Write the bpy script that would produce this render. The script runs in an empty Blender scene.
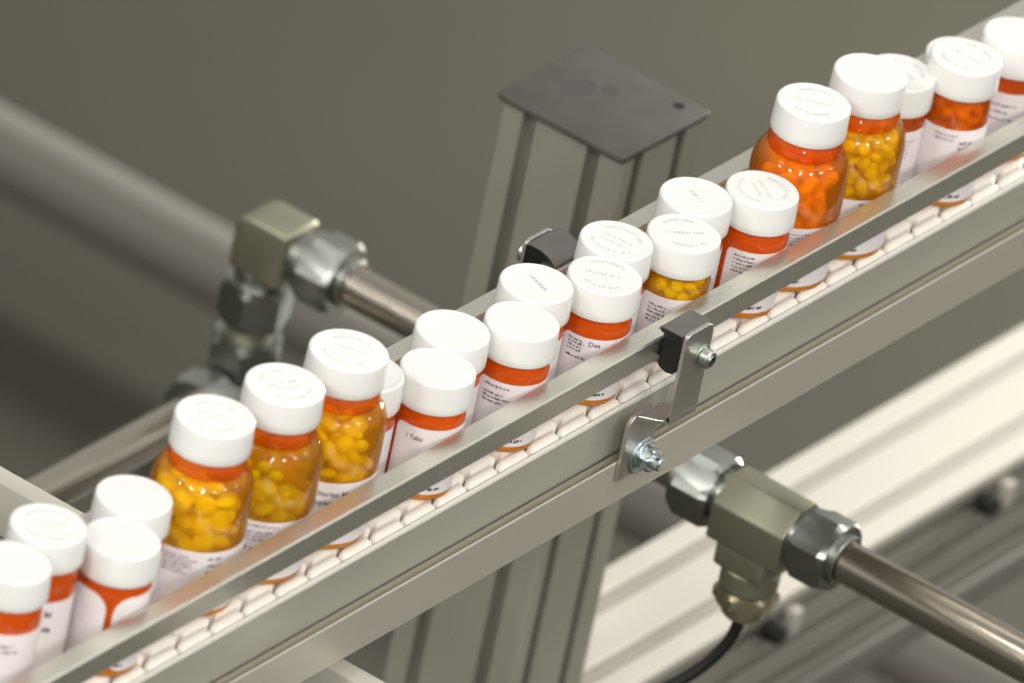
import bpy, bmesh, math, random
from math import sin, cos, pi, radians, sqrt, atan2
from mathutils import Vector, Matrix
MM = 0.001
S = bpy.context.scene
COL = S.collection

# ------------------------------------------------------------------ materials
def mat(name):
    m = bpy.data.materials.new(name); m.use_nodes = True
    nt = m.node_tree; nt.nodes.clear()
    out = nt.nodes.new('ShaderNodeOutputMaterial')
    return m, nt, out

def pbr(name, col, rough=0.5, metal=0.0, spec=0.5, noise=None, bump=None, stretch=(1, 1, 1), rvar=0.0, coat=0.0, sss=0.0):
    """noise=(scale, amount): value variation of the base colour; bump=(scale, strength)"""
    m, nt, out = mat(name)
    b = nt.nodes.new('ShaderNodeBsdfPrincipled')
    nt.links.new(b.outputs[0], out.inputs[0])
    b.inputs['Base Color'].default_value = (*col, 1)
    b.inputs['Roughness'].default_value = rough
    b.inputs['Metallic'].default_value = metal
    b.inputs['Specular IOR Level'].default_value = spec
    if coat: b.inputs['Coat Weight'].default_value = coat; b.inputs['Coat Roughness'].default_value = 0.08
    if sss:
        b.inputs['Subsurface Weight'].default_value = sss
        b.inputs['Subsurface Radius'].default_value = (0.004, 0.004, 0.004)
        b.inputs['Subsurface Scale'].default_value = 1.0
    tc = nt.nodes.new('ShaderNodeTexCoord')
    mp = nt.nodes.new('ShaderNodeMapping'); mp.inputs['Scale'].default_value = stretch
    nt.links.new(tc.outputs['Object'], mp.inputs[0])
    if noise:
        n = nt.nodes.new('ShaderNodeTexNoise'); n.inputs['Scale'].default_value = noise[0]; n.inputs['Detail'].default_value = 4
        nt.links.new(mp.outputs[0], n.inputs['Vector'])
        r = nt.nodes.new('ShaderNodeMapRange')
        r.inputs[3].default_value = 1 - noise[1]; r.inputs[4].default_value = 1 + noise[1]
        nt.links.new(n.outputs[0], r.inputs[0])
        mx = nt.nodes.new('ShaderNodeVectorMath'); mx.operation = 'SCALE'
        mx.inputs[0].default_value = col
        nt.links.new(r.outputs[0], mx.inputs['Scale'])
        nt.links.new(mx.outputs[0], b.inputs['Base Color'])
        if rvar:
            r2 = nt.nodes.new('ShaderNodeMapRange')
            r2.inputs[3].default_value = rough - rvar; r2.inputs[4].default_value = rough + rvar
            nt.links.new(n.outputs[0], r2.inputs[0]); nt.links.new(r2.outputs[0], b.inputs['Roughness'])
    if bump:
        n = nt.nodes.new('ShaderNodeTexNoise'); n.inputs['Scale'].default_value = bump[0]
        nt.links.new(mp.outputs[0], n.inputs['Vector'])
        bp = nt.nodes.new('ShaderNodeBump'); bp.inputs['Strength'].default_value = bump[1]; bp.inputs['Distance'].default_value = 0.0005
        nt.links.new(n.outputs[0], bp.inputs['Height']); nt.links.new(bp.outputs[0], b.inputs['Normal'])
    return m

def amber(name, tint, body, solid):
    """tinted see-through plastic wall: coloured transmission + a little scattering + gloss"""
    m, nt, out = mat(name)
    tr = nt.nodes.new('ShaderNodeBsdfTransparent'); tr.inputs[0].default_value = (*tint, 1)
    df = nt.nodes.new('ShaderNodeBsdfDiffuse'); df.inputs[0].default_value = (*body, 1)
    tl = nt.nodes.new('ShaderNodeBsdfTranslucent'); tl.inputs[0].default_value = (*body, 1)
    gl = nt.nodes.new('ShaderNodeBsdfGlossy'); gl.inputs['Roughness'].default_value = 0.05
    gl.inputs[0].default_value = (1, 1, 1, 1)
    m1 = nt.nodes.new('ShaderNodeMixShader'); m1.inputs[0].default_value = 0.3
    nt.links.new(df.outputs[0], m1.inputs[1]); nt.links.new(tl.outputs[0], m1.inputs[2])
    m2 = nt.nodes.new('ShaderNodeMixShader'); m2.inputs[0].default_value = solid
    nt.links.new(tr.outputs[0], m2.inputs[1]); nt.links.new(m1.outputs[0], m2.inputs[2])
    fr = nt.nodes.new('ShaderNodeFresnel'); fr.inputs[0].default_value = 1.40
    m3 = nt.nodes.new('ShaderNodeMixShader')
    nt.links.new(fr.outputs[0], m3.inputs[0])
    nt.links.new(m2.outputs[0], m3.inputs[1]); nt.links.new(gl.outputs[0], m3.inputs[2])
    nt.links.new(m3.outputs[0], out.inputs[0])
    return m

M = {}
M['cap'] = pbr('white_cap_plastic', (0.785, 0.785, 0.765), 0.32, bump=(900, 0.05))
M['emboss'] = pbr('grey_cap_lettering', (0.55, 0.535, 0.55), 0.5)  # grey tone of the raised cap letters
M['emboss2'] = pbr('mauve_cap_print', (0.44, 0.34, 0.42), 0.5)
M['amber_deep'] = amber('amber_plastic_dark', (1.0, 0.42, 0.04), (1.0, 0.135, 0.006), 0.68)
M['amber'] = amber('amber_plastic', (1.0, 0.90, 0.15), (1.0, 0.36, 0.010), 0.36)
M['ring'] = amber('amber_plastic_thick', (1.0, 0.42, 0.03), (1.0, 0.15, 0.005), 0.5)
M['base'] = amber('amber_plastic_base', (1.0, 0.7, 0.1), (1.0, 0.40, 0.02), 0.6)
M['paper'] = pbr('label_paper', (0.82, 0.76, 0.77), 0.45)
M['ink'] = pbr('label_ink', (0.05, 0.045, 0.07), 0.6)
M['ink_blue'] = pbr('label_ink_blue', (0.10, 0.10, 0.32), 0.6)
M['ink_soft'] = pbr('label_ink_soft', (0.22, 0.18, 0.22), 0.6)
M['yellow'] = pbr('yellow_tablet', (1.0, 0.93, 0.03), 0.5)
M['yellow2'] = pbr('pale_yellow_tablet', (0.98, 0.86, 0.06), 0.5)
M['olive'] = pbr('olive_tablet', (0.66, 0.72, 0.03), 0.5)
M['green'] = pbr('dark_green_tablet', (0.05, 0.12, 0.03), 0.5)
M['orange'] = pbr('orange_capsule', (1.0, 0.36, 0.03), 0.25)
M['alu'] = pbr('satin_aluminium', (0.68, 0.67, 0.62), 0.33, 0.85, noise=(30, 0.05), stretch=(0.15, 1, 1), rvar=0.05)
M['rail'] = pbr('rail_aluminium', (0.68, 0.67, 0.60), 0.28, 0.86, noise=(40, 0.04), stretch=(0.1, 1, 1), rvar=0.04)
M['frame'] = pbr('frame_aluminium', (0.64, 0.63, 0.555), 0.42, 0.6, noise=(22, 0.07), stretch=(0.3, 1, 1), rvar=0.06)
M['frame2'] = pbr('frame_aluminium_lower', (0.65, 0.62, 0.535), 0.42, 0.6, noise=(22, 0.05), stretch=(0.3, 1, 1))
M['post'] = pbr('anodised_post', (0.50, 0.49, 0.42), 0.42, 0.6, noise=(20, 0.05), stretch=(1, 1, 0.1))
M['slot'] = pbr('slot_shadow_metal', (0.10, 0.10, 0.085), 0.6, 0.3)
M['postcap'] = pbr('grey_plastic_cap', (0.075, 0.07, 0.062), 0.55, noise=(60, 0.3), rvar=0.06)
M['dark'] = pbr('dark_gap', (0.02, 0.02, 0.018), 0.8)
M['black'] = pbr('black_plastic', (0.010, 0.010, 0.009), 0.5, spec=0.3)
M['clipgrey'] = pbr('dark_grey_plastic', (0.09, 0.085, 0.08), 0.45)
M['wear'] = pbr('white_wear_strip', (0.72, 0.70, 0.65), 0.4)
M['link'] = pbr('white_chain_plastic', (0.90, 0.86, 0.79), 0.4, noise=(90, 0.03))
M['steel'] = pbr('brushed_stainless', (0.50, 0.48, 0.44), 0.36, 0.9, noise=(50, 0.05), stretch=(1, 1, 0.2))
M['zinc'] = pbr('zinc_plated_steel', (0.62, 0.70, 0.74), 0.22, 1.0)
M['fit'] = pbr('olive_nickel_fitting', (0.33, 0.325, 0.24), 0.42, 0.8, noise=(70, 0.08))
M['nut'] = pbr('nickel_nut', (0.36, 0.375, 0.35), 0.33, 1.0)
M['pipe'] = pbr('stainless_pipe', (0.52, 0.475, 0.41), 0.24, 1.0, noise=(60, 0.06), stretch=(1, 1, 1))
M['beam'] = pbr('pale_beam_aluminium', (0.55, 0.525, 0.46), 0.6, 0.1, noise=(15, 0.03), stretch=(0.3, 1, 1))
M['beam_shaded'] = pbr('shaded_beam_profile', (0.27, 0.255, 0.22), 0.5, 0.3, noise=(15, 0.05), stretch=(0.3, 1, 1))  # beam colour darkened to carry the shade on the side below the lit top
M['beamcover'] = pbr('slot_cover_strip', (0.40, 0.38, 0.33), 0.5, 0.1)
M['tube'] = pbr('painted_grey_tube', (0.14, 0.135, 0.115), 0.5, 0.0)
M['floor'] = pbr('grey_floor', (0.034, 0.032, 0.022), 0.5, 0.0, 0.4, noise=(2.2, 0.2), rvar=0.08)
M['wall'] = pbr('hall_wall', (0.52, 0.51, 0.47), 0.7, noise=(0.5, 0.05))
M['patch'] = pbr('pale_floor_plate', (0.42, 0.41, 0.37), 0.4, 0.2)

# ------------------------------------------------------------------ mesh helpers (millimetres in, metres out)
def link(name, bm, m, parent=None, smooth=True, loc=(0, 0, 0), angle=35):
    bmesh.ops.recalc_face_normals(bm, faces=bm.faces[:])
    me = bpy.data.meshes.new(name)
    for v in bm.verts: v.co *= MM
    bm.to_mesh(me); bm.free()
    me.materials.append(M[m] if isinstance(m, str) else m)
    if smooth:
        for p in me.polygons: p.use_smooth = True
        me.set_sharp_from_angle(angle=radians(angle))
    o = bpy.data.objects.new(name, me); COL.objects.link(o)
    o.location = Vector(loc) * MM
    if parent: o.parent = parent
    return o

def empty(name, loc=(0, 0, 0), rz=0):
    o = bpy.data.objects.new(name, None); COL.objects.link(o)
    o.location = Vector(loc) * MM; o.rotation_euler = (0, 0, rz); o.empty_display_size = 0.01
    return o

def tag(o, label, cat, group=None, kind=None):
    o['label'] = label; o['category'] = cat
    if group: o['group'] = group
    if kind: o['kind'] = kind
    return o

def lathe(bm, prof, seg=48, close=True, mtx=None):
    """prof: list of (r, z); r==0 makes a pole"""
    rings = []
    for r, z in prof:
        if r < 1e-6: rings.append([bm.verts.new((0, 0, z))])
        else: rings.append([bm.verts.new((r * cos(2 * pi * k / seg), r * sin(2 * pi * k / seg), z)) for k in range(seg)])
    fresh = [v for rg in rings for v in rg]
    for a, b in zip(rings, rings[1:]):
        for k in range(seg):
            k2 = (k + 1) % seg
            if len(a) == 1 and len(b) == 1: continue
            if len(a) == 1: bm.faces.new((a[0], b[k], b[k2]))
            elif len(b) == 1: bm.faces.new((a[k], a[k2], b[0]))
            else: bm.faces.new((a[k], a[k2], b[k2], b[k]))
    if mtx is not None:
        for v in fresh: v.co = mtx @ v.co
    return fresh

def box(bm, x0, x1, y0, y1, z0, z1, bev=0.0, seg=2):
    r = bmesh.ops.create_cube(bm, size=1)
    vs = r['verts']
    for v in vs:
        v.co = Vector((x0 + (v.co.x + .5) * (x1 - x0), y0 + (v.co.y + .5) * (y1 - y0), z0 + (v.co.z + .5) * (z1 - z0)))
    if bev:
        es = list({e for v in vs for e in v.link_edges})
        bmesh.ops.bevel(bm, geom=es, offset=bev, segments=seg, affect='EDGES', profile=0.5)

def extrude_poly(bm, pts, axis, a0, a1, bev=0.0, seg=2):
    """closed 2-D outline extruded along axis; pts are the two other coordinates in order"""
    def P(u, v, w):
        return {'x': (w, u, v), 'y': (u, w, v), 'z': (u, v, w)}[axis]
    lo = [bm.verts.new(P(u, v, a0)) for u, v in pts]
    hi = [bm.verts.new(P(u, v, a1)) for u, v in pts]
    n = len(pts); fs = []
    fs.append(bm.faces.new(lo)); fs.append(bm.faces.new(hi[::-1]))
    for k in range(n):
        fs.append(bm.faces.new((lo[k], lo[(k + 1) % n], hi[(k + 1) % n], hi[k])))
    bmesh.ops.recalc_face_normals(bm, faces=fs)
    if bev:
        es = list({e for v in lo + hi for e in v.link_edges})
        bmesh.ops.bevel(bm, geom=es, offset=bev, segments=seg, affect='EDGES', profile=0.5)

ROT = {'z': Matrix.Identity(4), 'x': Matrix.Rotation(pi / 2, 4, 'Y'), 'y': Matrix.Rotation(-pi / 2, 4, 'X')}
def rod(bm, p, axis, r, l0, l1, seg=32, bev=0.6, bore=0.0):
    """solid round bar about axis through p, from l0 to l1 along it"""
    m = Matrix.Translation(p) @ ROT[axis]
    if bore:
        lathe(bm, [(bore, l1 - 6), (bore, l1), (r - bev, l1), (r, l1 - bev), (r, l0 + bev), (r - bev, l0), (bore, l0), (bore, l0 + 6)], seg, mtx=m)
    else:
        lathe(bm, [(0, l0), (r - bev, l0), (r, l0 + bev), (r, l1 - bev), (r - bev, l1), (0, l1)], seg, mtx=m)

def hexnut(bm, p, axis, af, l0, l1, turn=0.0, ch=2.2):
    """hexagon of across-flats af with chamfered corners"""
    R = af / sqrt(3)
    seg = 48
    m = Matrix.Translation(p) @ ROT[axis] @ Matrix.Rotation(turn, 4, 'Z')
    rings = []
    for z, lim in ((l0, af / 2), (l0 + ch, R * 2), (l1 - ch, R * 2), (l1, af / 2)):
        rg = []
        for k in range(seg):
            t = 2 * pi * k / seg
            tt = (t % (pi / 3)) - pi / 6
            rh = (af / 2) / cos(tt)
            rr = min(rh, lim)
            rg.append(bm.verts.new(m @ Vector((rr * cos(t), rr * sin(t), z))))
        rings.append(rg)
    c0 = bm.verts.new(m @ Vector((0, 0, l0))); c1 = bm.verts.new(m @ Vector((0, 0, l1)))
    for a, b in zip(rings, rings[1:]):
        for k in range(seg): bm.faces.new((a[k], a[(k + 1) % seg], b[(k + 1) % seg], b[k]))
    for k in range(seg):
        bm.faces.new((c0, rings[0][(k + 1) % seg], rings[0][k])); bm.faces.new((c1, rings[-1][k], rings[-1][(k + 1) % seg]))

def tube_path(bm, pts, r, seg=14):
    pts = [Vector(p) for p in pts]; rings = []
    up = Vector((0.3, 0.8, 0.5)).normalized()
    for i, p in enumerate(pts):
        d = (pts[min(i + 1, len(pts) - 1)] - pts[max(i - 1, 0)]).normalized()
        s = d.cross(up).normalized(); t = s.cross(d)
        rings.append([bm.verts.new(p + r * (cos(2 * pi * k / seg) * s + sin(2 * pi * k / seg) * t)) for k in range(seg)])
    for a, b in zip(rings, rings[1:]):
        for k in range(seg): bm.faces.new((a[k], a[(k + 1) % seg], b[(k + 1) % seg], b[k]))
    bm.faces.new(rings[0]); bm.faces.new(rings[-1][::-1])

# ------------------------------------------------------------------ bottles
RC = 18.85                                   # cap radius
def arc_pts(r0, z0, r1, z1, n=5, bulge=1):
    """quarter-round shoulder from (r0,z0) vertical tangent to (r1,z1) horizontal-ish"""
    out = []
    for k in range(n + 1):
        t = k / n * pi / 2
        out.append((r1 + (r0 - r1) * cos(t), z0 + (z1 - z0) * sin(t)))
    return out

def cap_mesh(zb, zt, r=RC):
    bm = bmesh.new()
    lathe(bm, [(r - 1.5, zb + 0.6), (r - 1.4, zb), (r - 0.3, zb), (r, zb + 0.4), (r - 0.05, zb + 4), (r - 0.45, zt - 1.4),
               (r - 0.62, zt - 0.7), (r - 1.0, zt - 0.22), (r - 1.7, zt), (r - 2.5, zt - 0.01), (r - 2.9, zt - 0.14), (r - 3.4, zt - 0.2), (r - 4.2, zt - 0.2), (r - 9, zt - 0.2), (0, zt - 0.2)], 72)
    return bm

def glyphs_flat(bm, pts_fn, n, z, rng, w=0.95, h=1.9):
    """row of tiny raised letter-like strokes laid along pts_fn(k)->(x, y, heading)"""
    for k in range(n):
        if rng.random() < 0.13: continue
        x, y, a = pts_fn((k + 0.5) / n)
        ca, sa = cos(a), sin(a)
        for (u0, v0, u1, v1) in rng.choice((
                ((-.4, -.5, -.1, .5), (-.1, .25, .35, .5)), ((-.4, -.5, -.15, .5), (.1, -.5, .35, .5)),
                ((-.4, .2, .4, .5), (-.15, -.5, .15, .2)), ((-.4, -.5, .35, -.25), (-.4, -.25, -.1, .5)),
                ((-.35, -.5, -.05, .5), (-.05, -.5, .35, -.2), (-.05, .2, .35, .5)))):
            q = [(u0 * w, v0 * h), (u1 * w, v0 * h), (u1 * w, v1 * h), (u0 * w, v1 * h)]
            lo = [bm.verts.new((x + u * ca - v * sa, y + u * sa + v * ca, z)) for u, v in q]
            hi = [bm.verts.new((x + u * ca - v * sa, y + u * sa + v * ca, z + 0.22)) for u, v in q]
            bm.faces.new(hi)
            for i in range(4): bm.faces.new((lo[i], lo[(i + 1) % 4], hi[(i + 1) % 4], hi[i]))

def cap_marks(kind, zt, rot, seed):
    rng = random.Random(seed); bm = bmesh.new(); z = zt - 0.25
    def arc(r, a0, a1, flip=False):
        def f(t):
            a = radians(a0 + (a1 - a0) * t)
            return r * cos(a), r * sin(a), (a + pi / 2 if flip else a - pi / 2)
        return f
    def line(y, x0, x1): return lambda t: (x0 + (x1 - x0) * t, y, 0)
    if kind == 'ring':
        glyphs_flat(bm, arc(11.6, 150, 30), 17, z, rng)
        glyphs_flat(bm, arc(12.2, 205, 335, True), 18, z, rng)
        glyphs_flat(bm, line(1.2, -8.5, 8.5), 12, z, rng)
        glyphs_flat(bm, line(-3.4, -7, 7), 9, z, rng, 0.95, 1.5)
    elif kind == 'rows':
        glyphs_flat(bm, arc(12.0, 135, 45), 14, z, rng)
        glyphs_flat(bm, line(0.0, -10, 10), 15, z, rng)
        glyphs_flat(bm, arc(12.2, 225, 315, True), 15, z, rng)
    elif kind == 'line':
        glyphs_flat(bm, line(0.5, -8, 8), 12, z, rng, 1.0, 1.9)
    elif kind == 'short':
        glyphs_flat(bm, line(0.0, -6, 6), 9, z, rng, 1.0, 2.2)
    bmesh.ops.rotate(bm, verts=bm.verts, cent=(0, 0, 0), matrix=Matrix.Rotation(radians(rot), 3, 'Z'))
    return bm

def bend_label(r, z0, z1, a0, a1, cr=3.0, tilt=0.0):
    """paper wrapped on a cylinder, rounded corners"""
    bm = bmesh.new(); n = 72; L = radians(a1 - a0) * r; cols = []
    for k in range(n + 1):
        s = L * k / n
        # finer columns at the ends for the rounded corners
        s = L * (0.5 - 0.5 * cos(pi * k / n)) * 0.35 + s * 0.65
        d = min(s, L - s); off = 0
        if d < cr: off = cr - sqrt(max(0, cr * cr - (cr - d) ** 2))
        a = radians(a0) + s / r; dz = tilt * (s / L - 0.5)
        cols.append([bm.verts.new((rr * cos(a), rr * sin(a), zz)) for rr, zz in
                     ((r, z0 + off + dz), (r, z1 - off + dz), (r - 0.12, z1 - off + dz), (r - 0.12, z0 + off + dz))])
    for a, b in zip(cols, cols[1:]):
        for i in range(4): bm.faces.new((a[i], b[i], b[(i + 1) % 4], a[(i + 1) % 4]))
    bm.faces.new(cols[0]); bm.faces.new(cols[-1][::-1])
    return bm

_tcache = {}
def text_tris(s, size):
    key = (s, size)
    if key not in _tcache:
        cu = bpy.data.curves.new('lettering', 'FONT'); cu.body = s; cu.size = size; cu.offset = size * 0.012; cu.resolution_u = 2
        ob = bpy.data.objects.new('lettering', cu); COL.objects.link(ob)
        dg = bpy.context.evaluated_depsgraph_get(); dg.update()
        me = bpy.data.meshes.new_from_object(ob.evaluated_get(dg))
        vs = [(v.co.x, v.co.y) for v in me.vertices]; fs = [tuple(p.vertices) for p in me.polygons]
        bpy.data.objects.remove(ob); bpy.data.curves.remove(cu); bpy.data.meshes.remove(me)
        _tcache[key] = (vs, fs)
    return _tcache[key]

def wrap_text(bm, s, size, r, a_deg, z):
    vs, fs = text_tris(s, size)
    out = [bm.verts.new((r * cos(radians(a_deg) + x / r), r * sin(radians(a_deg) + x / r), z + y)) for x, y in vs]
    for f in fs:
        try: bm.faces.new([out[i] for i in f])
        except ValueError: pass

def wrap_words(bm, r, a0, length, z, h, rng, dens=0.8):
    """one illegible line of fine print: word-like clusters of strokes"""
    s = 0.0
    while s < length:
        wl = rng.randint(2, 7)
        for _ in range(wl):
            if s > length: break
            w = h * rng.uniform(0.3, 0.5)
            for (v0, v1) in rng.choice((((0, 1),), ((0, .7),), ((0, .28), (.5, .8)), ((0, .7),), ((-.25, .6),))):
                q = [(s, v0), (s + w * dens, v0), (s + w * dens, v1), (s, v1)]
                bm.faces.new([bm.verts.new((r * cos(radians(a0) + u / r), r * sin(radians(a0) + u / r), z + v * h)) for u, v in q])
            s += w
        s += h * 0.45

def bottle(spec):
    kind, x, y, H, label = spec['k'], spec['x'], spec['y'], spec['h'], spec['label']
    b = empty('pill_bottle', (x, y, 0))
    tag(b, label, 'bottle', 'amber prescription bottles on the conveyor chain')
    seed = int(abs(x) * 7 + 3); rng = random.Random(seed)
    capb = H - 16.2
    big = kind == 'large'
    rb = 24.8 if big else 17.6
    if big:
        zs = capb - 22.5                       # end of straight wall
        prof = [(0, 1.6), (rb - 6, 1.2), (rb - 3.4, 0), (rb - 1.4, 0.5), (rb - .4, 1.6), (rb, 3.4), (rb, zs)]
        prof += [(rb - .2, zs + 3), (rb - .7, zs + 6), (rb - 1.6, zs + 8.6), (rb - 3.0, zs + 10.9), (rb - 4.8, zs + 12.5), (rb - 6.9, zs + 13.2)]
        bm = bmesh.new(); lathe(bm, prof, 64)
        body = link('bottle_body', bm, spec.get('mat', 'amber'), b, angle=60)
        bm = bmesh.new()
        z = zs + 13.0
        lathe(bm, [(17.9, z), (18.6, z + 0.6), (19.1, z + 2), (19.1, z + 4.5), (18.4, z + 6.4), (17.6, z + 7.6), (17.2, capb - .6), (16.9, capb + 1), (16.9, H - 3), (0, H - 3)], 64)
        rg = link('bottle_neck', bm, 'ring', b, angle=60); rg['label'] = 'thick red-orange neck ring'
        ltop = spec.get('lt', 38); lr = rb + 0.18
    else:
        zs = capb - 7.5
        prof = [(0, 1.4), (rb - 5, 1.0), (rb - 2.6, 0), (rb - 1.0, 0.5), (rb - .2, 1.5), (rb, 3), (rb, zs), (rb - .3, zs + 2.4), (rb - .9, zs + 4.6),
                (rb - 1.7, zs + 6.4), (16.2, zs + 8), (16.2, H - 3), (0, H - 3)]
        bm = bmesh.new(); lathe(bm, prof, 56)
        body = link('bottle_body', bm, spec.get('mat', 'amber_deep'), b, angle=60)
        ltop = spec.get('lt', zs - 1.5); lr = rb + 0.18
    bm = bmesh.new(); lathe(bm, [(0, 0.9), (rb - 4.5, 0.7), (rb - 2.6, -0.0), (rb - 1.0, 0.42), (rb - .1, 1.5), (rb + .06, 3), (rb + .06, 4.1), (rb - .3, 4.2)], 56)
    bs = link('bottle_base', bm, 'base', b, angle=60)
    # cap
    cap = link('cap', cap_mesh(capb, H, (19.7 if x < 0 else 19.15) if big else RC), 'cap', b, angle=50)
    if spec.get('mk'):
        e = link('cap_lettering', cap_marks(spec['mk'], H, spec.get('mr', -60), seed), 'emboss2' if spec['mk'] == 'line' else 'emboss', cap, smooth=False)
        e['label'] = 'faint grey raised lettering'
    # paper label
    a0, a1 = spec.get('la', (150, 490))
    lb = link('paper_label', bend_label(lr, 4.2, ltop, a0, a1, spec.get('cr', 3.5), spec.get('tilt', 0)), 'paper', b, angle=40)
    if spec.get('flap'):
        lb2 = link('paper_label', bend_label(lr + 0.1, 4.2, ltop, *spec['flap'], spec.get('cr', 3.5)), 'paper', b, angle=40)
    rt = lr + 0.07
    bm = bmesh.new()
    for (a, zt, n, ln, h, dz) in spec.get('print', ()):
        for i in range(n):
            wrap_words(bm, rt, a, ln * rng.uniform(0.65, 1.0), zt - i * dz, h, rng)
    if len(bm.faces): link('label_print', bm, spec.get('ink', 'ink_soft'), lb, smooth=False)
    else: bm.free()
    for (s, size, a, z) in spec.get('text', ()):
        bm = bmesh.new(); wrap_text(bm, s, size, rt + 0.02, a, z)
        link('label_lettering', bm, 'ink', lb, smooth=False)
    # print along the foot of the label, seen in the gap under the rail
    bm = bmesh.new()
    wrap_words(bm, rt, spec.get('fa', 205), spec.get('fl', 14), 6.6, 1.8, rng, 0.95)
    link('label_print', bm, spec.get('fink', 'ink'), lb, smooth=False)
    return b

FP = [(178, 0, 0, 0, 0, 0)]
def small_print(a, zt, n=4, ln=17, h=1.15, dz=1.9): return (a, zt, n, ln, h, dz)

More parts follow.
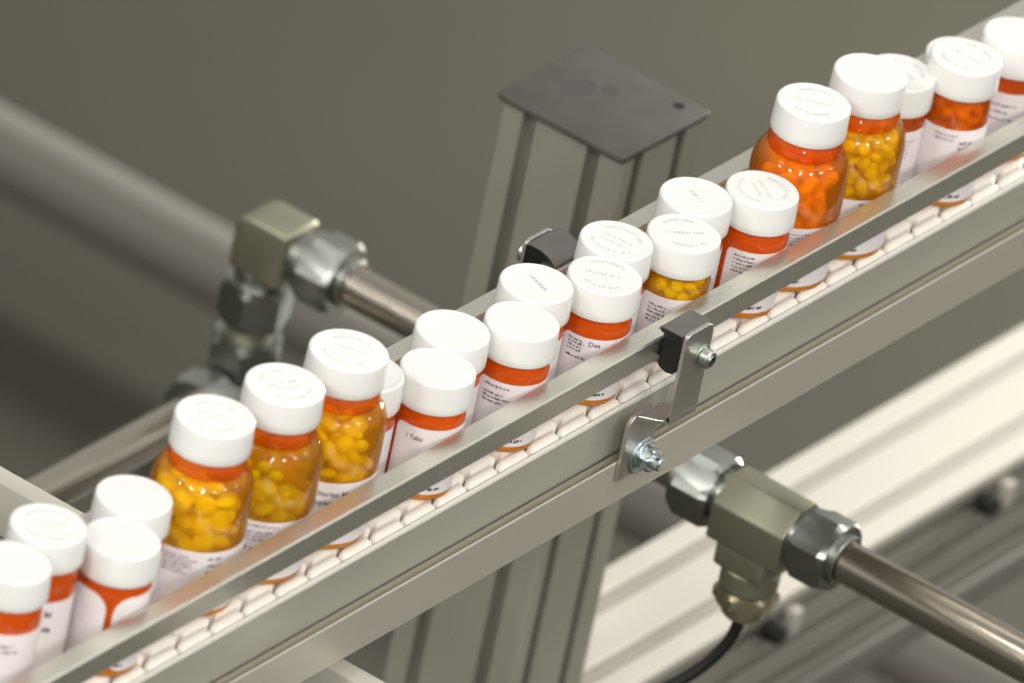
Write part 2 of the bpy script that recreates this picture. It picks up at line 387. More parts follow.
SP = [
 dict(k='medium', x=-389, y=11, h=78, mk=None, lt=49, la=(95, 400), print=(small_print(203, 42, 2, 15, 1.9, 3.2),), ink='ink_soft',
      label='small amber bottle cut by the left edge of the picture, plain white cap'),
 dict(k='medium', x=-350, y=20.6, h=78, mk='ring', mr=-50, lt=46, la=(60, 380), print=(small_print(232, 38, 2, 4, 3.2, 8),), ink='ink',
      label='small bottle with a dark green filling and lettered cap at the far left'),
 dict(k='small', x=-316, y=1.2, h=67, mk=None, la=(220, 510), flap=(133, 209), cr=9, lt=45,
      label='small dark orange bottle with a V-shaped gap between its label ends, left foreground'),
 dict(k='small', x=-283.5, y=19.5, h=68, mk=None, la=(40, 360), print=(small_print(235, 38, 2, 8, 1.8, 5),), ink='ink_blue', mat='ring',
      label='small plain-capped bottle directly left of the leftmost tall bottle'),
 dict(k='large', x=-238.3, y=12.7, h=98, mk='ring', mr=-60, lt=37.5, la=(100, 440), print=(small_print(178, 33.5, 6, 20, 1.1, 1.75), small_print(235, 33, 3, 10, 1.6, 3.5)),
      label='tall amber bottle heaped with yellow-orange tablets, leftmost of the tall ones'),
 dict(k='large', x=-188.4, y=9.2, h=98, mk='ring', mr=-20, lt=36, la=(120, 460), print=(small_print(193, 33, 1, 22, 1.2, 2), small_print(190, 29.5, 3, 26, 1.4, 2.1), small_print(200, 20, 1, 16, 2.2, 2)), ink='ink_soft',
      label='tall amber bottle less than half full of olive-yellow tablets'),
 dict(k='large', x=-138.6, y=8.8, h=98, mk='ring', mr=-75, lt=38.5, la=(100, 440), text=(('Charles Mu', 4.2, 203, 31), ('Appleton ca', 4.2, 201, 26)),
      label='tall amber bottle of bright yellow tablets, a name printed on its label'),
 dict(k='small', x=-99.5, y=20.2, h=65, mk=None, la=(90, 420), print=(small_print(225, 38, 1, 6, 2.5, 5),),
      label='small bottle mostly hidden behind the tall bottle that has a name on its label'),
 dict(k='small', x=-68.6, y=0.3, h=65.4, mk=None, la=(160, 500), text=(('l Tabs', 3.6, 182, 33.5),), print=(small_print(236, 30, 4, 9, 1.6, 4.5),), ink='ink_soft', lt=40.5,
      label='small plain-capped bottle with the word Tabs on its label, by the near rail'),
 dict(k='small', x=-34.6, y=16.9, h=65.4, mk=None, la=(200, 520), print=(small_print(238, 35, 5, 9, 1.7, 3.2),), ink='ink',
      label='small plain-capped back-row bottle just behind the bottle with Tabs on its label'),
 dict(k='small', x=0.3, y=0.6, h=65.4, mk=None, la=(157, 500), print=(small_print(170, 35.5, 1, 15, 1.3, 2), small_print(170, 31.2, 3, 15, 1.3, 2.2)), ink='ink', lt=39,
      label='small plain-capped bottle with fine print lines beside its label edge, by the near rail'),
 dict(k='small', x=34.6, y=17.2, h=65.4, mk='line', mr=-112, la=(200, 520), print=(small_print(238, 35, 3, 9, 1.8, 4),), ink='ink_blue',
      label='small back-row bottle whose cap carries a single mauve line of writing'),
 dict(k='small', x=68.8, y=0.6, h=65.4, mk='rows', mr=-62, la=(160, 500), print=(small_print(172, 35.5, 4, 9, 1.2, 1.9), small_print(172, 26, 1, 12, 1.3, 2)), ink='ink', text=(('Des', 3.8, 207, 34.2),), lt=38.5,
      label='small bottle with three rows of writing on its cap and Des on its label'),
 dict(k='small', x=100.4, y=16.6, h=65.4, mk='ring', mr=-85, la=(200, 520), print=(small_print(240, 34, 3, 8, 1.6, 3.5),),
      label='small back-row bottle with a ringed lettered cap beside the rear black clamp'),
 dict(k='small', x=134, y=-0.4, h=65.4, mk='rows', mr=-40, la=(160, 500), mat='amber', print=(small_print(176, 31, 5, 12, 1.2, 2.2),), ink='ink', lt=37,
      label='small bottle with a yellow filling directly behind the near black clamp'),
 dict(k='small', x=167.8, y=16.6, h=65.4, mk='short', mr=-112, la=(200, 520), print=(small_print(240, 34, 3, 8, 1.6, 3.5),),
      label='small back-row bottle with a short slanting line of writing on its cap'),
 dict(k='small', x=201, y=-0.4, h=65.4, mk='ring', mr=-125, la=(172, 510), print=(small_print(186, 35, 5, 14, 1.2, 2.2),), ink='ink', lt=38.5,
      label='small bottle standing just left of the tall bottle of orange capsules'),
 dict(k='large', mat='amber_c', x=244.2, y=6.4, h=96.8, mk='rows', mr=-62, lt=38, la=(130, 470), print=(small_print(205, 34, 5, 19, 1.1, 1.9),), ink='ink_soft',
      label='tall bottle filled with orange capsules'),
 dict(k='large', x=294, y=6.3, h=96, mk=None, lt=36, la=(100, 440), print=(small_print(228, 33, 2, 10, 1.8, 4),), ink='ink_soft',
      label='tall plain-capped bottle packed nearly full of fine yellow tablets'),
 dict(k='medium', x=346, y=18.5, h=71, mk='ring', mr=-100, lt=46, la=(100, 440), mat='amber_o', print=(small_print(215, 40, 6, 15, 1.1, 2.2),),
      label='small bottle half hidden behind the tall bottle of fine yellow tablets'),
 dict(k='medium', x=374.5, y=-0.6, h=79.5, mk='rows', mr=-95, lt=46, la=(120, 460), mat='amber_o', print=(small_print(186, 42, 2, 13, 1.3, 2.4), small_print(228, 38, 3, 8, 1.9, 3)),
      label='medium-height bottle with tiny yellow contents near the top right corner, lettered cap'),
 dict(k='small', x=404.5, y=18.5, h=60, mk=None, la=(100, 440), mat='amber_o',
      label='short bottle almost completely hidden behind the medium-height one at the upper right'),
 dict(k='small', x=437, y=6.5, h=66, mk=None, la=(160, 500), mat='amber_o', print=(small_print(184, 33, 3, 16, 1.6, 4),), ink='ink_soft',
      label='bottle cut by the right edge of the picture, last of the line'),
]
M['amber_c'] = amber('amber_plastic_capsule_bottle', (1.0, 0.78, 0.10), (1.0, 0.29, 0.008), 0.36)
M['amber_o'] = amber('amber_plastic_light', (1.0, 0.5, 0.05), (1.0, 0.16, 0.008), 0.42)
for s in SP: bottle(s)

# ------------------------------------------------------------------ tablets and capsules
def tablet_bm(r, h, oval=1.0):
    bm = bmesh.new()
    lathe(bm, [(0, -h / 2), (r * .55, -h * .43), (r * .88, -h * .27), (r, -h * .1), (r, h * .1), (r * .88, h * .27), (r * .55, h * .43), (0, h / 2)], 14)
    for v in bm.verts: v.co.x *= oval
    return bm
def capsule_bm(r, L):
    bm = bmesh.new(); pr = []
    for k in range(6): t = -pi / 2 + pi / 2 * k / 5; pr.append((r * cos(t) if k else 0, -L / 2 + r + r * sin(t)))
    pr += [(r, 0.6), (r * 1.06, 0.6)]
    for k in range(6): t = pi / 2 * k / 5; pr.append((r * 1.06 * cos(t) if k < 5 else 0, L / 2 - r + r * sin(t)))
    lathe(bm, pr, 14)
    return bm

def pack(rng, R, z0, z1, dmin, tries=9000, keep=lambda x, y, z: True, surf=None):
    pts = []
    for _ in range(tries):
        a = rng.uniform(0, 2 * pi); q = R * sqrt(rng.random()); z = rng.uniform(z0, z1)
        x, y = q * cos(a), q * sin(a)
        if surf and z > surf(x, y): continue
        if not keep(x, y, z): continue
        if all((x - p[0]) ** 2 + (y - p[1]) ** 2 + (z - p[2]) ** 2 > dmin * dmin for p in pts): pts.append((x, y, z))
    return pts

def fill(bx, by, make, name, m, label, group, R, zmid, zlow, dmin, seed, hump=0.0, tiltv=(0, 0), low_make=True, single=None):
    """visible upper tablets individually, the buried rest of the fill as one heap"""
    rng = random.Random(seed)
    surf = lambda x, y: zmid + tiltv[0] * x + tiltv[1] * y + hump * (1 - (x * x + y * y) / (R * R))
    pts = pack(rng, R, zlow, zmid + 12, dmin, surf=surf, keep=lambda x, y, z: (x * x + y * y > (R - dmin * 1.2) ** 2) or z > surf(x, y) - dmin * 1.1)
    base = None
    for (x, y, z) in pts:
        if base is None:
            o = link(name, make(), m, None); base = o
        else:
            o = base.copy(); COL.objects.link(o)
        o.location = Vector((bx + x, by + y, z)) * MM
        o.rotation_euler = (rng.uniform(-1, 1), rng.uniform(-1, 1), rng.uniform(0, 6.28))
        tag(o, label, single or name, group)
    # buried heap
    bm = bmesh.new()
    low = pack(rng, R, 4.5, zlow - dmin * 0.6, dmin * 1.05, tries=2500)
    low += pack(rng, max(2, R - dmin * 1.6), zlow, zmid - dmin * 1.5, dmin * 1.1, tries=900)
    for (x, y, z) in low:
        t = make(); me = bpy.data.meshes.new('t'); t.to_mesh(me); t.free()
        n0 = len(bm.verts); bm.from_mesh(me); bm.verts.ensure_lookup_table()
        mt = Matrix.Translation((x, y, z)) @ Matrix.Rotation(rng.uniform(-1.2, 1.2), 4, 'X') @ Matrix.Rotation(rng.uniform(-1.2, 1.2), 4, 'Y')
        for v in bm.verts[n0:]: v.co = mt @ v.co
        bpy.data.meshes.remove(me)
    h = link(name + '_heap', bm, m, None, loc=(bx, by, 0))
    tag(h, label.replace(single or name, 'heap of the same', 1) if False else 'buried lower part of the filling, ' + label, single or name, None, 'stuff')
    return len(pts)

NP = 0
NP += fill(-238.3, 12.7, lambda: tablet_bm(5.3, 6.2), 'tablet', 'yellow', 'round yellow-orange tablet in the leftmost tall bottle', 'yellow-orange tablets in the leftmost tall bottle', 17.3, 56, 35, 8.3, 1, hump=2, tiltv=(-0.16, 0.10))
NP += fill(-188.4, 9.2, lambda: tablet_bm(3.7, 5.0, 1.45), 'tablet', 'olive', 'oval olive-yellow tablet in the part-filled tall bottle', 'olive tablets in the part-filled tall bottle', 17.6, 44, 33, 7.4, 2, hump=1, tiltv=(-0.25, 0.12))
NP += fill(-138.6, 8.8, lambda: tablet_bm(4.6, 5.2), 'tablet', 'yellow2', 'round yellow tablet in the tall bottle with a printed name', 'yellow tablets in the tall bottle with a printed name', 18.0, 55, 35, 7.6, 3, hump=2, tiltv=(-0.14, 0.05))
NP += fill(244.2, 6.4, lambda: capsule_bm(3.4, 17), 'capsule', 'orange', 'orange capsule in the tall bottle of capsules', 'orange capsules in the tall bottle', 15.6, 60, 36, 8.0, 4, hump=0)
NP += fill(294, 6.3, lambda: tablet_bm(3.5, 4.0), 'tablet', 'yellow2', 'small yellow tablet in the nearly full tall bottle', 'small yellow tablets in the nearly full tall bottle', 19.3, 64, 36, 6.5, 5, hump=1)

def heap(bx, by, m, z1, label, R=12.6, d=6.2, seed=9, r=3.6):
    rng = random.Random(seed); bm = bmesh.new()
    for (x, y, z) in pack(rng, R, 4.2, z1, d, tries=2600):
        t = tablet_bm(r, 4.4); me = bpy.data.meshes.new('t'); t.to_mesh(me); t.free()
        n0 = len(bm.verts); bm.from_mesh(me); bm.verts.ensure_lookup_table()
        mt = Matrix.Translation((x, y, z)) @ Matrix.Rotation(rng.uniform(-1.2, 1.2), 4, 'X') @ Matrix.Rotation(rng.uniform(-1.2, 1.2), 4, 'Y')
        for v in bm.verts[n0:]: v.co = mt @ v.co
        bpy.data.meshes.remove(me)
    h = link('tablet_heap', bm, m, None, loc=(bx, by, 0)); tag(h, label, 'tablets', None, 'stuff')
heap(-350, 20.6, 'green', 53, 'dark green filling of the second bottle from the left edge', seed=11)
heap(-68.6, 0.3, 'yellow', 42, 'yellowish filling of the bottle with Tabs on its label', seed=12)
heap(134, -0.4, 'yellow', 42.5, 'yellow filling of the small bottle behind the front clamp', seed=13)
heap(0.3, 0.6, 'yellow', 25, 'yellow filling low in the small bottle with four lines of fine print', seed=14)
heap(68.8, 0.6, 'yellow', 25, 'yellow filling low in the small bottle with Des on its label', seed=15)
heap(374.5, -0.6, 'yellow', 53, 'yellow filling of the medium-height bottle near the upper right', seed=16)
heap(-316, 1.2, 'green', 14, 'dark filling low in the bottle with the V-shaped label gap', seed=17)

# ------------------------------------------------------------------ conveyor chain
X0, X1 = -470, 640
def link_bm(z0, z1):
    """one plate of the chain: crowned top with rounded rims and swept wing ends"""
    bm = bmesh.new(); p = 25.4; hw = p / 2 - 0.8; R_ = 3.9
    ys = [-19.2, -19.0, -18.4, -17.6, -16.4, -15, -13.6, -12.6, -11.6, -10.4, -8.5, 0, 8.5, 17, 25.5, 27.4, 28.6, 29.6, 30.6, 32, 33.4, 34.6, 35.4, 36, 36.2]
    def off(y):
        d = abs(y - 8.5)
        if d > 23: return -3.6
        if d > 19: return -3.6 + (23 - d) / 4 * 8.4
        return 4.8
    us = [-1, -.985, -.955, -.9, -.83, -.74, -.62, 0, .62, .74, .83, .9, .955, .985, 1]
    def drop(t):                                      # t: distance in from the rim
        if t >= R_: return 0.0
        return R_ - sqrt(max(0, R_ * R_ - (R_ - t) ** 2))
    g = []
    for y in ys:
        row = []
        for u in us:
            dx = (1 - abs(u)) * hw; dy = min(y + 19.2, 36.2 - y)
            row.append(bm.verts.new((off(y) + u * hw, y, z1 - min(R_, drop(dx) + drop(dy)) - 1.2 * math.exp(-((abs(y - 8.5) - 21) / 1.5) ** 2))))
        g.append(row)
    for a, b in zip(g, g[1:]):
        for k in range(len(us) - 1): bm.faces.new((a[k], a[k + 1], b[k + 1], b[k]))
    loop = g[0] + [r_[-1] for r_ in g[1:]] + g[-1][-2::-1] + [r_[0] for r_ in g[-2:0:-1]]
    low = [bm.verts.new((v.co.x, v.co.y, z0)) for v in loop]
    n = len(loop)
    for k in range(n): bm.faces.new((loop[k], low[k], low[(k + 1) % n], loop[(k + 1) % n]))
    bm.faces.new(low)
    return bm
chain = empty('conveyor_chain', (0, 9, -8))
tag(chain, 'white plastic plate chain carrying the pill bottles along the conveyor', 'conveyor chain')
base = None; k = 0; x = X0 + 6
while x < X1 - 10:
    if base is None:
        base = link('chain_link', link_bm(-8, 0), 'link', chain, angle=60); o = base
    else:
        o = base.copy(); COL.objects.link(o); o.parent = chain
    o.location = (x * MM, -9 * MM, 8 * MM); x += 25.4
# pivot barrels under the plates
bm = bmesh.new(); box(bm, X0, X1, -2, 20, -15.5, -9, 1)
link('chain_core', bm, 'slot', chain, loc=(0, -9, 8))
# returning strand under the frame, only its link edges peep out
rb_ = None; x = X0 + 14
while x < X1 - 10:
    if rb_ is None:
        bm = link_bm(0, 7)
        for v in bm.verts: v.co.z = -v.co.z
        rb_ = link('return_link', bm, 'frame2', chain, angle=60); o = rb_  # shade under the frame put into the grey of these white links
    else:
        o = rb_.copy(); COL.objects.link(o); o.parent = chain
    o.location = (x * MM, -9 * MM, (8 - 58.2) * MM); x += 25.4

# ------------------------------------------------------------------ conveyor frame
fr = empty('conveyor', (0, 9, -54))
tag(fr, 'long grey aluminium conveyor running diagonally under the bottles', 'conveyor')
def fpart(name, bm, m): return link(name, bm, m, fr, loc=(0, -9, 54), angle=30)
front_up = [(-22.0, -2.9), (-21.4, -2.3), (-19.6, -2.3), (-19.6, -9), (-16, -9), (-16, -34), (-19, -34), (-19, -27.6), (-22.0, -27.3)]
bm = bmesh.new(); extrude_poly(bm, front_up, 'x', X0, X1)
fpart('side_profile', bm, 'frame')
front_lo = [(-29, -28.0), (-28.6, -27.4), (-28.2, -27.4), (-27.9, -27.9), (-27.9, -36), (-22.6, -36), (-22.6, -29.0), (-20.6, -31.6), (-20, -31.6), (-20, -53.4), (-28.6, -53.4), (-29, -53.0)]
bm = bmesh.new(); extrude_poly(bm, front_lo, 'x', X0, X1)
fpart('lower_profile', bm, 'frame2')
bm = bmesh.new(); extrude_poly(bm, [(-19.5, -9), (-19.5, -1.7), (-20.7, -1.0), (-21.7, -1.6), (-21.9, -2.25), (-19.55, -2.35), (-19.55, -9)][:6], 'x', X0, X1)
fpart('wear_strip', bm, 'wear')
def mir(pts): return [(18 - y, z) for y, z in pts]
bm = bmesh.new(); extrude_poly(bm, mir(front_up), 'x', X0, X1); fpart('side_profile', bm, 'frame')
bm = bmesh.new(); extrude_poly(bm, mir(front_lo), 'x', X0, X1); fpart('lower_profile', bm, 'frame2')
bm = bmesh.new(); box(bm, X0, X1, -16, 34, -34, -25.5); fpart('bottom_plate', bm, 'frame2')

# faint handling stains on the frame face
rng = random.Random(5)
def stain(x, z, w, h):
    bm = bmesh.new(); n = 14; c = []
    for k in range(n):
        t = 2 * pi * k / n; q = rng.uniform(.6, 1)
        c.append(bm.verts.new((x + w * q * cos(t) + 0.3 * h * sin(t), -22.06, z + h * q * sin(t))))
    bm.faces.new(c); fpart('stain', bm, M['stain'])
M['stain'] = pbr('brown_smear', (0.46, 0.43, 0.34), 0.6)
for a in ((118, -12, 2.2, 3.6), (137, -8, 2.4, 2.2), (122, -15, 1.6, 1.8), (-20, -10, 1.6, 1.3), (-178, -24.8, 1.6, 0.9)): stain(*a)

# ------------------------------------------------------------------ guide rails
def rail(y0, y1, label):
    bm = bmesh.new()
    extrude_poly(bm, [(y0 + .7, 26), (y1 - .7, 26), (y1, 26.7), (y1, 38.9), (y1 - .7, 39.6), (y0 + .8, 39.6), (y0, 38.8), (y0, 26.7)], 'x', X0, X1)
    o = link('guide_rail', bm, 'rail', None, smooth=False)
    return tag(o, label, 'guide rail')
rail(-29.7, -18.7, 'satin metal guide rail along the near side of the bottles')
rail(38.2, 49.6, 'satin metal guide rail behind the back row of bottles')

# ------------------------------------------------------------------ rail bracket, front and back
def bracket(mir_, x0, label):
    t = empty('rail_bracket', (x0 + 12, -31 if not mir_ else 49, -2)); tag(t, label, 'bracket', None)
    L = Vector(t.location) / MM
    def P(name, bm, m, parent=t, ang=30):
        if mir_:
            for v in bm.verts: v.co.y = 47.4 + (-29.2 - v.co.y) * 0.85
            bmesh.ops.reverse_faces(bm, faces=bm.faces[:])
        return link(name, bm, m, parent, loc=tuple(-L) if parent is t else (0, 0, 0), angle=ang)
    # base plate with folded shelf and upright: one bent sheet
    def sheet(xa, xb, path, th=2.4):
        """path of (y,z) centre line, thickness th"""
        pts = []
        back = []
        for i, (y, z) in enumerate(path):
            a = path[max(i - 1, 0)]; b = path[min(i + 1, len(path) - 1)]
            d = Vector((b[0] - a[0], b[1] - a[1])).normalized(); n = Vector((-d.y, d.x))
            pts.append((y + n.x * th / 2, z + n.y * th / 2)); back.append((y - n.x * th / 2, z - n.y * th / 2))
        bm = bmesh.new(); extrude_poly(bm, pts + back[::-1], 'x', xa, xb, 0.35, 1)
        return bm
    bp = bmesh.new()
    # base plate, clipped upper-left corner
    extrude_poly(bp, [(x0, -37.5), (x0 + 26, -37.5), (x0 + 26, -4.5), (x0 + 21, -1.2), (x0 + 4, -1.2), (x0, -5)], 'y', -31.6, -29.2, 0.35, 1)
    P('base_plate', bp, 'steel')
    sh = sheet(x0 + 5, x0 + 34, [(-30.3, -9), (-30.3, -4.6), (-31.0, -2.9), (-32.6, -2.0), (-41, -1.6), (-43.6, -1.2), (-45.2, 0.4), (-45.8, 3)])
    # taper the shelf towards the upright
    for v in sh.verts:
        f = min(1, max(0, (-31.5 - v.co.y) / 12))
        lo_, hi_ = x0 + 5 + 6 * f, x0 + 26 + 8 * f
        v.co.x = lo_ + (v.co.x - (x0 + 5)) / 29 * (hi_ - lo_)
    P('folded_shelf', sh, 'steel')
    up = bmesh.new(); dz = 4.6 if mir_ else 0
    extrude_poly(up, [(x0 + 11, -1.5), (x0 + 34, -1.5), (x0 + 34, 45.5 - dz), (x0 + 32.8, 48.8 - dz), (x0 + 30, 50.4 - dz), (x0 + 14.0, 50.4 - dz), (x0 + 12, 49.6 - dz), (x0 + 11, 47 - dz)], 'y', -46.8, -44.4, 0.35, 1)
    P('upright_bar', up, 'steel')
    # clamp jaw gripping the rail
    cj = bmesh.new()
    prof = [(-44.4, 48.6), (-33, 48.6), (-31.2, 47.9), (-30.6, 46.8), (-31.2, 46.0), (-33.2, 45.4), (-34.2, 43.5), (-34.3, 38), (-33.8, 33), (-32.7, 29.2), (-34.5, 26.9), (-38.5, 25.6), (-42.4, 26.3), (-44.4, 29)]
    if mir_: prof = [(-44.2, 44), (-41, 45.2), (-33, 45), (-27, 43.4), (-22.6, 40.8), (-22.6, 39.75), (-31.8, 39.75), (-32.2, 30), (-34, 27), (-40, 26), (-44.2, 27)]
    extrude_poly(cj, prof, 'x', x0 + 10.5, x0 + 34, 0.3, 1)
    cl = P('clamp_jaw', cj, 'black', ang=40)
    tp = bmesh.new()
    prof = [(-44.35, 49.3), (-33, 49.3), (-30.8, 48.4), (-30.0, 46.8), (-30.6, 46.8), (-31.2, 47.9), (-33, 48.6), (-44.35, 48.6)]
    if mir_: prof = [(-44.2, 44.7), (-41, 45.9), (-33, 45.7), (-26.8, 44.1), (-22.0, 41.2), (-22.0, 39.8), (-22.6, 39.8), (-22.6, 40.8), (-27, 43.4), (-33, 45), (-41, 45.2), (-44.2, 44)]
    extrude_poly(tp, prof, 'x', x0 + 10.0, x0 + 34.5)
    c2 = P('clamp_cover', tp, 'clip_top', ang=40); c2['label'] = 'grey upper face of the clamp'
    if not mir_:
        b = bmesh.new(); box(b, x0 + 15, x0 + 31, -34.5, -29.75, 29.5, 37, 0.4); P('clamp_pad', b, 'black')
    # socket screw through the upright
    sx0 = x0 + (20 if mir_ else 27.5)
    b = bmesh.new(); rod(b, (sx0, 0, 33.2), 'y', 6.2, -47.6, -46.8, 28, 0.2); rod(b, (sx0, 0, 33.2), 'y', 4.9, -53, -47.6, 28, 0.8, bore=2.5)
    rod(b, (sx0, 0, 33.2), 'y', 2.6, -50, -44, 6, 0.1)
    P('socket_screw', b, 'zinc2')
    # hexagon nut with washer on the base plate
    w = bmesh.new(); rod(w, (x0 + 16.5, 0, -27.8), 'y', 10.0, -33.2, -31.6, 36, 0.4); rod(w, (x0 + 16.5, 0, -27.8), 'y', 7.8, -34.2, -33.2, 36, 0.3)
    P('washer', w, 'zinc')
    n = bmesh.new(); hexnut(n, (x0 + 16.5, 0, -27.8), 'y', 11.5, -40, -34.2, 0.35, 0.9); 
    P('hex_nut', n, 'zinc')
    s = bmesh.new(); rod(s, (x0 + 16.5, 0, -27.8), 'y', 3.6, -44.5, -34, 24, 0.8)
    P('bolt_end', s, 'zinc')
    return t
M['zinc2'] = pbr('zinc_screw', (0.60, 0.64, 0.60), 0.3, 1.0)
M['clip_top'] = pbr('grey_clamp_cover', (0.10, 0.095, 0.088), 0.45)
bracket(False, 67, 'bent steel bracket with black clamp and bolts holding the near guide rail')
bracket(True, 80, 'black clamp and bracket gripping the far guide rail, seen beyond the caps')

# ------------------------------------------------------------------ cross bar under the conveyor
bm = bmesh.new(); extrude_poly(bm, [(-138.5, -70), (-126, -70), (-126, -98), (-138.5, -98)], 'y', -190, 330, 0.8, 2) if False else box(bm, -138.5, -126, -190, 330, -98, -70, 0.8)
tag(link('cross_bar', bm, 'beam', None), 'pale flat bar crossing under the conveyor at the left', 'bar')

# ------------------------------------------------------------------ slotted post
def tslot_outline(w, h, xs, ys_, sw=8.5, depth=11, skip=()):
    """outline of a w x h profile with open slots; xs on the two w sides, ys_ on the h sides"""
    pts = []
    def side(p, d, n, length, cs):
        for c in cs:
            for q, dep in ((c - sw / 2, 0), (c - sw / 2, 2.5), (c - sw / 2 - 3.5, 4), (c - sw / 2 - 3.5, depth), (c + sw / 2 + 3.5, depth), (c + sw / 2 + 3.5, 4), (c + sw / 2, 2.5), (c + sw / 2, 0)):
                pts.append((p[0] + d[0] * q + n[0] * dep, p[1] + d[1] * q + n[1] * dep))
    def corner(c, a, b):
        pts.append((c[0] + a[0] * 1.5, c[1] + a[1] * 1.5)); pts.append((c[0] + b[0] * 1.5, c[1] + b[1] * 1.5))
    corner((0, 0), (0, 1), (1, 0)); side((0, 0), (1, 0), (0, 1), w, xs)
    corner((w, 0), (-1, 0), (0, 1)); side((w, 0), (0, 1), (-1, 0), h, ys_)
    corner((w, h), (0, -1), (-1, 0)); side((w, h), (-1, 0), (0, -1), w, [w - x for x in reversed(xs)])
    corner((0, h), (1, 0), (0, -1)); side((0, h), (0, -1), (1, 0), h, [h - y for y in reversed(ys_)])
    return pts
PX, PY, PZ = 357.5, 170, -60
post = empty('support_post', (PX + 37, PY + 40, -1000)); tag(post, 'square slotted aluminium post with a dark grey end cap behind the conveyor', 'post')
o = tslot_outline(73, 78, [14, 52], [19, 60])
bm = bmesh.new(); extrude_poly(bm, [(PX + 1 + a, PY + 1 + b) for a, b in o], 'z', -1000, PZ - 3)
link('slotted_profile', bm, 'post', post, smooth=False, loc=(-(PX + 37), -(PY + 40), 1000))
bm = bmesh.new(); extrude_poly(bm, [(PX - 1, PY), (PX + 75, PY), (PX + 77, PY + 2), (PX + 77, PY + 80), (PX + 75, PY + 82), (PX, PY + 82), (PX - 2, PY + 80), (PX - 2, PY + 1)], 'z', PZ - 4, PZ, 1.2, 3)
c = link('end_cap', bm, 'postcap', post, loc=(-(PX + 37), -(PY + 40), 1000)); c['label'] = 'smudged dark grey plastic end cap'
bm = bmesh.new(); rod(bm, (PX + 67, PY + 14, 0), 'z', 3, PZ - 2, PZ + .15, 16, .1)
link('cap_dimple', bm, 'black', c)
# smudges on the end cap
rng = random.Random(8)
M['smudge'] = pbr('dark_smudge', (0.06, 0.055, 0.052), 0.55)
for (dx, dy, w, h) in ((37, 58, 13, 9), (50, 46, 6, 5)):
    bm = bmesh.new(); cv = []
    for k in range(20):
        t = 2 * pi * k / 20; q = rng.uniform(.8, 1)
        cv.append(bm.verts.new((PX + dx + w * q * cos(t), PY + dy + h * q * sin(t), PZ + 0.05)))
    bm.faces.new(cv); link('smudge', bm, 'smudge', c)

# ------------------------------------------------------------------ lower slotted beam
bz = -440; by0 = 172; bh = 72
prof = [(by0, bz - 1), (by0 + 1, bz)]
def topslot(c, w=10, d=3): return [(c - w / 2 - 1.5, bz), (c - w / 2, bz - 1.5), (c - w / 2, bz - d), (c + w / 2, bz - d), (c + w / 2, bz - 1.5), (c + w / 2 + 1.5, bz)]
prof += topslot(by0 + 21) + topslot(by0 + 60)
top_prof = prof + [(by0 + 79, bz), (by0 + 80, bz - 1), (by0 + 80, bz - 5), (by0, bz - 5)]
prof = [(by0, bz - 5.2), (by0 + 80, bz - 5.2), (by0 + 80, bz - bh), (by0 + 2, bz - bh), (by0, bz - bh + 2)]
for c_ in (58, 37, 15):                                       # slots in the near side face, from below upwards
    w = 9
    zc = bz - c_
    prof += [(by0, zc - w / 2), (by0 + 2.5, zc - w / 2), (by0 + 2.5, zc - w / 2 - 3), (by0 + 8, zc - w / 2 - 3), (by0 + 8, zc + w / 2 + 3), (by0 + 2.5, zc + w / 2 + 3), (by0 + 2.5, zc + w / 2), (by0, zc + w / 2)]
beam = empty('slotted_beam', (432, by0 + 40, bz - bh)); tag(beam, 'wide pale slotted aluminium beam running low behind the pipe tee', 'beam')
bl = (-432, -(by0 + 40), -(bz - bh))
bm = bmesh.new(); extrude_poly(bm, top_prof, 'x', 431.5, 1400); link('beam_top', bm, 'beam', beam, smooth=False, loc=bl)
bm = bmesh.new(); extrude_poly(bm, prof, 'x', 431.5, 1400); link('beam_profile', bm, 'beam_shaded', beam, smooth=False, loc=bl)
for cy in (21, 60):
    bm = bmesh.new(); box(bm, 431.5, 1400, by0 + cy - 4.6, by0 + cy + 4.6, bz - 3, bz - 1.2, 0.3)
    link('slot_cover', bm, 'beamcover', beam, loc=bl)

# black screw knobs with pale clips in the beam's side
def knob(x, z, label):
    t = empty('clamp_knob', (x, by0, z)); tag(t, label, 'knob', 'black knobs on the side of the low beam')
    bm = bmesh.new(); rod(bm, (0, 0, 0), 'y', 6.5, -12, 0, 24, 1.5); link('knob_body', bm, 'black', t)
    bm = bmesh.new(); box(bm, 17, 26, -7, 0, -12, 5, 1.5); link('clip', bm, 'beamcover', t)['label'] = 'pale metal clip'
knob(822, -454.5, 'black knob and pale clip on the low beam, near the right picture edge')
knob(615, -454.5, 'black knob and pale clip on the low beam, beside the black cable')

# lower grey rail under the beam
bm = bmesh.new(); box(bm, 431.5, 1400, by0 - 2, by0 + 40, bz - bh - 22, bz - bh - 1, 4, 3)
tag(link('lower_rail', bm, 'tube', None), 'dull grey rail running directly beneath the wide pale beam', 'rail')

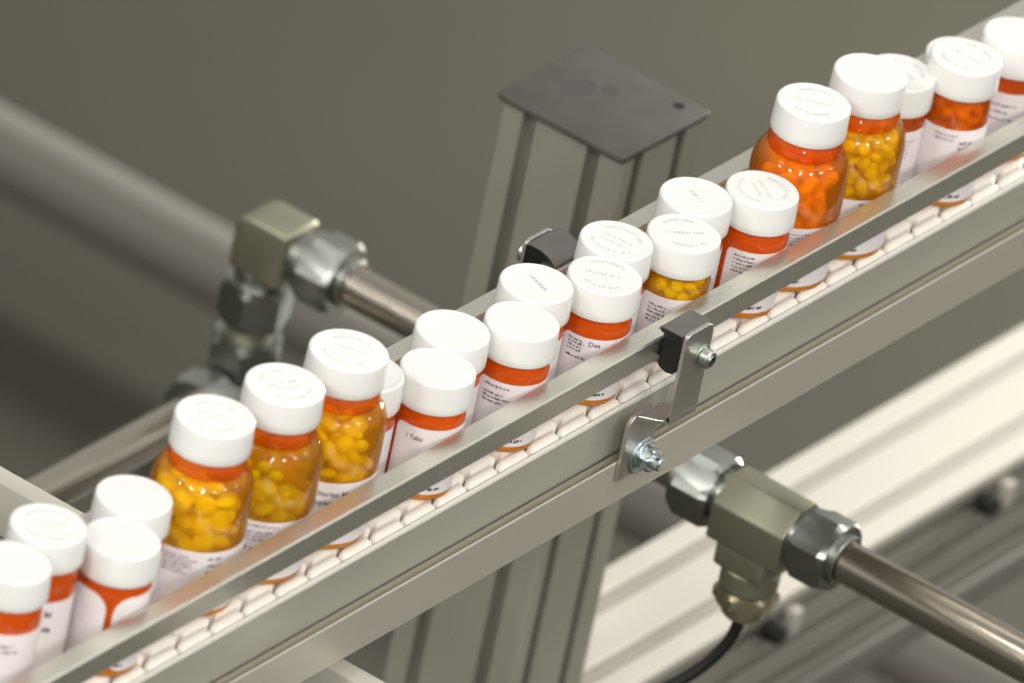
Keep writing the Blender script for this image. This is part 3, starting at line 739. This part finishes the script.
# ------------------------------------------------------------------ pipework
# near tee with pipe
t = empty('pipe_tee', (308, 15, -180)); tag(t, 'olive-grey metal pipe tee with two hexagon nuts under the conveyor', 'pipe fitting')
bm = bmesh.new(); extrude_poly(bm, [(-16.5, -16.5), (16.5, -16.5), (16.5, 10), (10, 16.5), (-3.5, 16.5), (-16.5, 4.5)], 'y', -20, 25, 1.4, 2); link('tee_body', bm, 'fit', t)
bm = bmesh.new(); box(bm, -15.5, 15.5, -12.5, 18.5, -30, -14, 2.5, 3); rod(bm, (0, 3, 0), 'z', 15.5, -42, -29, 32, 1.5); link('branch', bm, 'fit', t)
M['brass'] = pbr('dull_brass', (0.45, 0.41, 0.27), 0.35, 0.9)
bm = bmesh.new(); hexnut(bm, (0, 3, 0), 'z', 30, -52, -42, 0.1); rod(bm, (0, 3, 0), 'z', 11, -60, -51.5, 24, 2); link('branch_plug', bm, 'brass', t)
bm = bmesh.new(); hexnut(bm, (0, 0, 0), 'y', 36, 28, 52, 0.2, 3.5); rod(bm, (0, 0, 0), 'y', 13.5, 24, 29, 32); link('hex_nut', bm, 'nut', t, angle=14)
bm = bmesh.new(); hexnut(bm, (0, 0, 0), 'y', 36, -46, -24, 0.35, 3.5); rod(bm, (0, 0, 0), 'y', 14, -25, -19, 32); rod(bm, (0, 0, 0), 'y', 13.8, -49.5, -45, 32); link('hex_nut', bm, 'nut', t, angle=14)
bm = bmesh.new(); rod(bm, (308, 0, -180), 'y', 11.2, -420, -34.8, 48); tag(link('pipe', bm, 'pipe', None), 'shiny steel pipe running from the tee off the lower right corner', 'pipe')
bm = bmesh.new(); rod(bm, (308, 0, -180), 'y', 11.2, 67, 168, 48); tag(link('pipe', bm, 'pipe', None), 'short hidden length of pipe behind the tee under the conveyor', 'pipe')
# cable
pts = []
P0, P1, P2, P3 = Vector((308, 18, -238)), Vector((306, 17, -262)), Vector((292, 30, -285)), Vector((250, 60, -300))
for k in range(17):
    u = k / 16; pts.append((1 - u) ** 3 * P0 + 3 * u * (1 - u) ** 2 * P1 + 3 * u * u * (1 - u) * P2 + u ** 3 * P3)
bm = bmesh.new(); tube_path(bm, pts, 3.2); tag(link('cable', bm, 'black', None), 'black cable curving down from the underside of the pipe tee', 'cable')

# far elbow
t = empty('pipe_elbow', (411, 404, -247)); tag(t, 'block-shaped metal pipe elbow with a stack of hexagon nuts, upper left', 'pipe fitting')
bm = bmesh.new()
extrude_poly(bm, [(-22, -18), (10, -18), (13, -15), (13, 9), (11.5, 13.5), (7, 16.5), (3, 17), (-22, 17)], 'x', -15.5, 14.5, 3.2, 3)
link('elbow_body', bm, 'fit', t)
bm = bmesh.new(); rod(bm, (0, 0, 0), 'z', 14.5, -26, -17, 32); hexnut(bm, (0, 0, 0), 'z', 35, -50, -25, 0.25, 4); link('hex_nut', bm, 'nutdark' if 'nutdark' in M else 'nut', t, angle=14)
bm = bmesh.new(); rod(bm, (0, 0, 0), 'z', 12.5, -62, -49, 32); link('union_collar', bm, 'fit', t)
bm = bmesh.new(); hexnut(bm, (0, 0, 0), 'z', 36, -84, -59, 0.5, 4); link('hex_nut', bm, 'nut', t, angle=14)
bm = bmesh.new(); box(bm, -17, 16, -16, 16, -110, -83, 3, 3); link('elbow_body', bm, 'fit', t)
bm = bmesh.new(); hexnut(bm, (0, 0, -94), 'x', 36, -42, -20, 0.3, 4); link('hex_nut', bm, 'nut', t, angle=14)
bm = bmesh.new(); rod(bm, (0, 0, 0), 'y', 14, -31, -21, 32); hexnut(bm, (0, 0, 0), 'y', 37, -53, -29, 0.2, 4); rod(bm, (0, 0, 0), 'y', 14, -58, -52, 32); link('hex_nut', bm, 'nut', t, angle=14)
bm = bmesh.new(); rod(bm, (411, 0, -247), 'y', 11.5, 249.5, 352, 48); tag(link('pipe', bm, 'pipe', None), 'steel pipe running from the elbow down behind the rear guide rail', 'pipe')
bm = bmesh.new(); rod(bm, (0, 404, -341), 'x', 11.5, 60, 370, 48); tag(link('pipe', bm, 'pipe', None), 'blurred steel pipe leaving the elbow stack towards the left edge', 'pipe')

# big tube low over the floor
bm = bmesh.new(); rod(bm, (1348, 0, -930), 'y', 25, 300, 2200, 48); tag(link('floor_tube', bm, 'tube', None), 'thick grey tube blurred low over the floor behind the elbow', 'tube')
for yy in (560, 1750):
    bm = bmesh.new(); box(bm, 1330, 1366, yy - 18, yy + 18, -1000, -955, 2)
    tag(link('tube_foot', bm, 'tube', None), 'block holding the thick floor tube up, ' + ('nearer' if yy < 1000 else 'farther') + ' of the two', 'foot')

# ------------------------------------------------------------------ floor
bm = bmesh.new(); box(bm, -9000, 12000, -9000, 12000, -1020, -1000)
f = link('floor', bm, 'floor', None, smooth=False); f['kind'] = 'structure'
for nm, b_ in (('wall_back', (12000, 12100, -9000, 12000)), ('wall_left', (-9000, 12000, 12000, 12100)), ('wall_right', (-9000, 12000, -9100, -9000)), ('wall_front', (-9100, -9000, -9000, 12000))):
    bm = bmesh.new(); box(bm, *b_, -1000, 1500)
    q = link(nm, bm, 'wall', None, smooth=False); q['kind'] = 'structure'

# ------------------------------------------------------------------ light
w = bpy.data.worlds.new('hall'); S.world = w; w.use_nodes = True
nt = w.node_tree; nt.nodes.clear()
out = nt.nodes.new('ShaderNodeOutputWorld'); bg = nt.nodes.new('ShaderNodeBackground')
tc = nt.nodes.new('ShaderNodeTexCoord'); sx = nt.nodes.new('ShaderNodeSeparateXYZ'); rp = nt.nodes.new('ShaderNodeValToRGB')
mr = nt.nodes.new('ShaderNodeMapRange'); mr.inputs[1].default_value = -1; mr.inputs[2].default_value = 1
nt.links.new(tc.outputs['Generated'], sx.inputs[0]); nt.links.new(sx.outputs[2], mr.inputs[0]); nt.links.new(mr.outputs[0], rp.inputs[0])
nt.links.new(rp.outputs[0], bg.inputs[0]); nt.links.new(bg.outputs[0], out.inputs[0])
e = rp.color_ramp.elements
e[0].position = 0.42; e[0].color = (0.30, 0.29, 0.26, 1)
e[1].position = 1.0; e[1].color = (0.34, 0.335, 0.31, 1)
m_ = e.new(0.55); m_.color = (0.58, 0.575, 0.53, 1)
m_ = e.new(0.75); m_.color = (0.46, 0.455, 0.42, 1)
bg.inputs[1].default_value = 0.85

LP = 0.66
def lamp(x, y, z, sx_, sy_, power, col=(1, 0.975, 0.93), tgt=(0, 0, 0)):
    L = bpy.data.lights.new('ceiling_or_fill_lamp', 'AREA'); L.shape = 'RECTANGLE'; L.size = sx_; L.size_y = sy_; L.energy = power; L.color = col
    o = bpy.data.objects.new('ceiling_or_fill_lamp', L); COL.objects.link(o); o.location = (x, y, z)
    d = Vector(tgt) - Vector((x, y, z)); o.rotation_euler = d.to_track_quat('-Z', 'Y').to_euler()
for (x, y, p) in ((-4.6, -3.6, 150), (-5.6, -0.6, 130), (-2.6, -5.6, 130), (0.6, -5.4, 100), (-5.6, 2.6, 100), (-2.2, -1.6, 20), (0.8, -2.0, 15),
                  (-1.8, 1.8, 20), (2.4, 1.2, 25), (3.8, -3.6, 60), (-7.5, -5.0, 120)):
    lamp(x, y, 4.4, 0.7, 0.7, p * LP)
lamp(3.3, 0.1, 0.35, 0.5, 0.5, 125, tgt=(2.5, 0.75, -1))  # added low fill lamp out of view, brightens the floor towards the right

# ------------------------------------------------------------------ camera
F = 13300.0; r, el, az = radians(12), radians(30.6), radians(59.64)
r0 = Vector((cos(az), -sin(az), 0)); u0 = Vector((sin(az) * sin(el), cos(az) * sin(el), cos(el)))
B = r0.cross(u0); R = cos(r) * r0 + sin(r) * u0; U = -sin(r) * r0 + cos(r) * u0
cam = bpy.data.cameras.new('camera'); co = bpy.data.objects.new('camera', cam); COL.objects.link(co)
mw = Matrix((R, U, B)).transposed().to_4x4(); mw.translation = Vector((-4.75354618, -2.78066551, 3.30974358))
co.matrix_world = mw
cam.sensor_width = 36; cam.lens = 36 * F / 1024; cam.clip_start = 0.5; cam.clip_end = 60
cam.dof.use_dof = True; cam.dof.focus_distance = 6.46; cam.dof.aperture_fstop = 10.5
S.camera = co
S.view_settings.view_transform = 'Standard'; S.view_settings.look = 'None'
S.view_settings.gamma = 1; S.view_settings.use_curve_mapping = False; S.view_settings.exposure = 0.33
S.cycles.max_bounces = 10; S.cycles.transparent_max_bounces = 24; S.cycles.sample_clamp_indirect = 4
S.cycles.use_denoising = True
print('individual pills', NP)
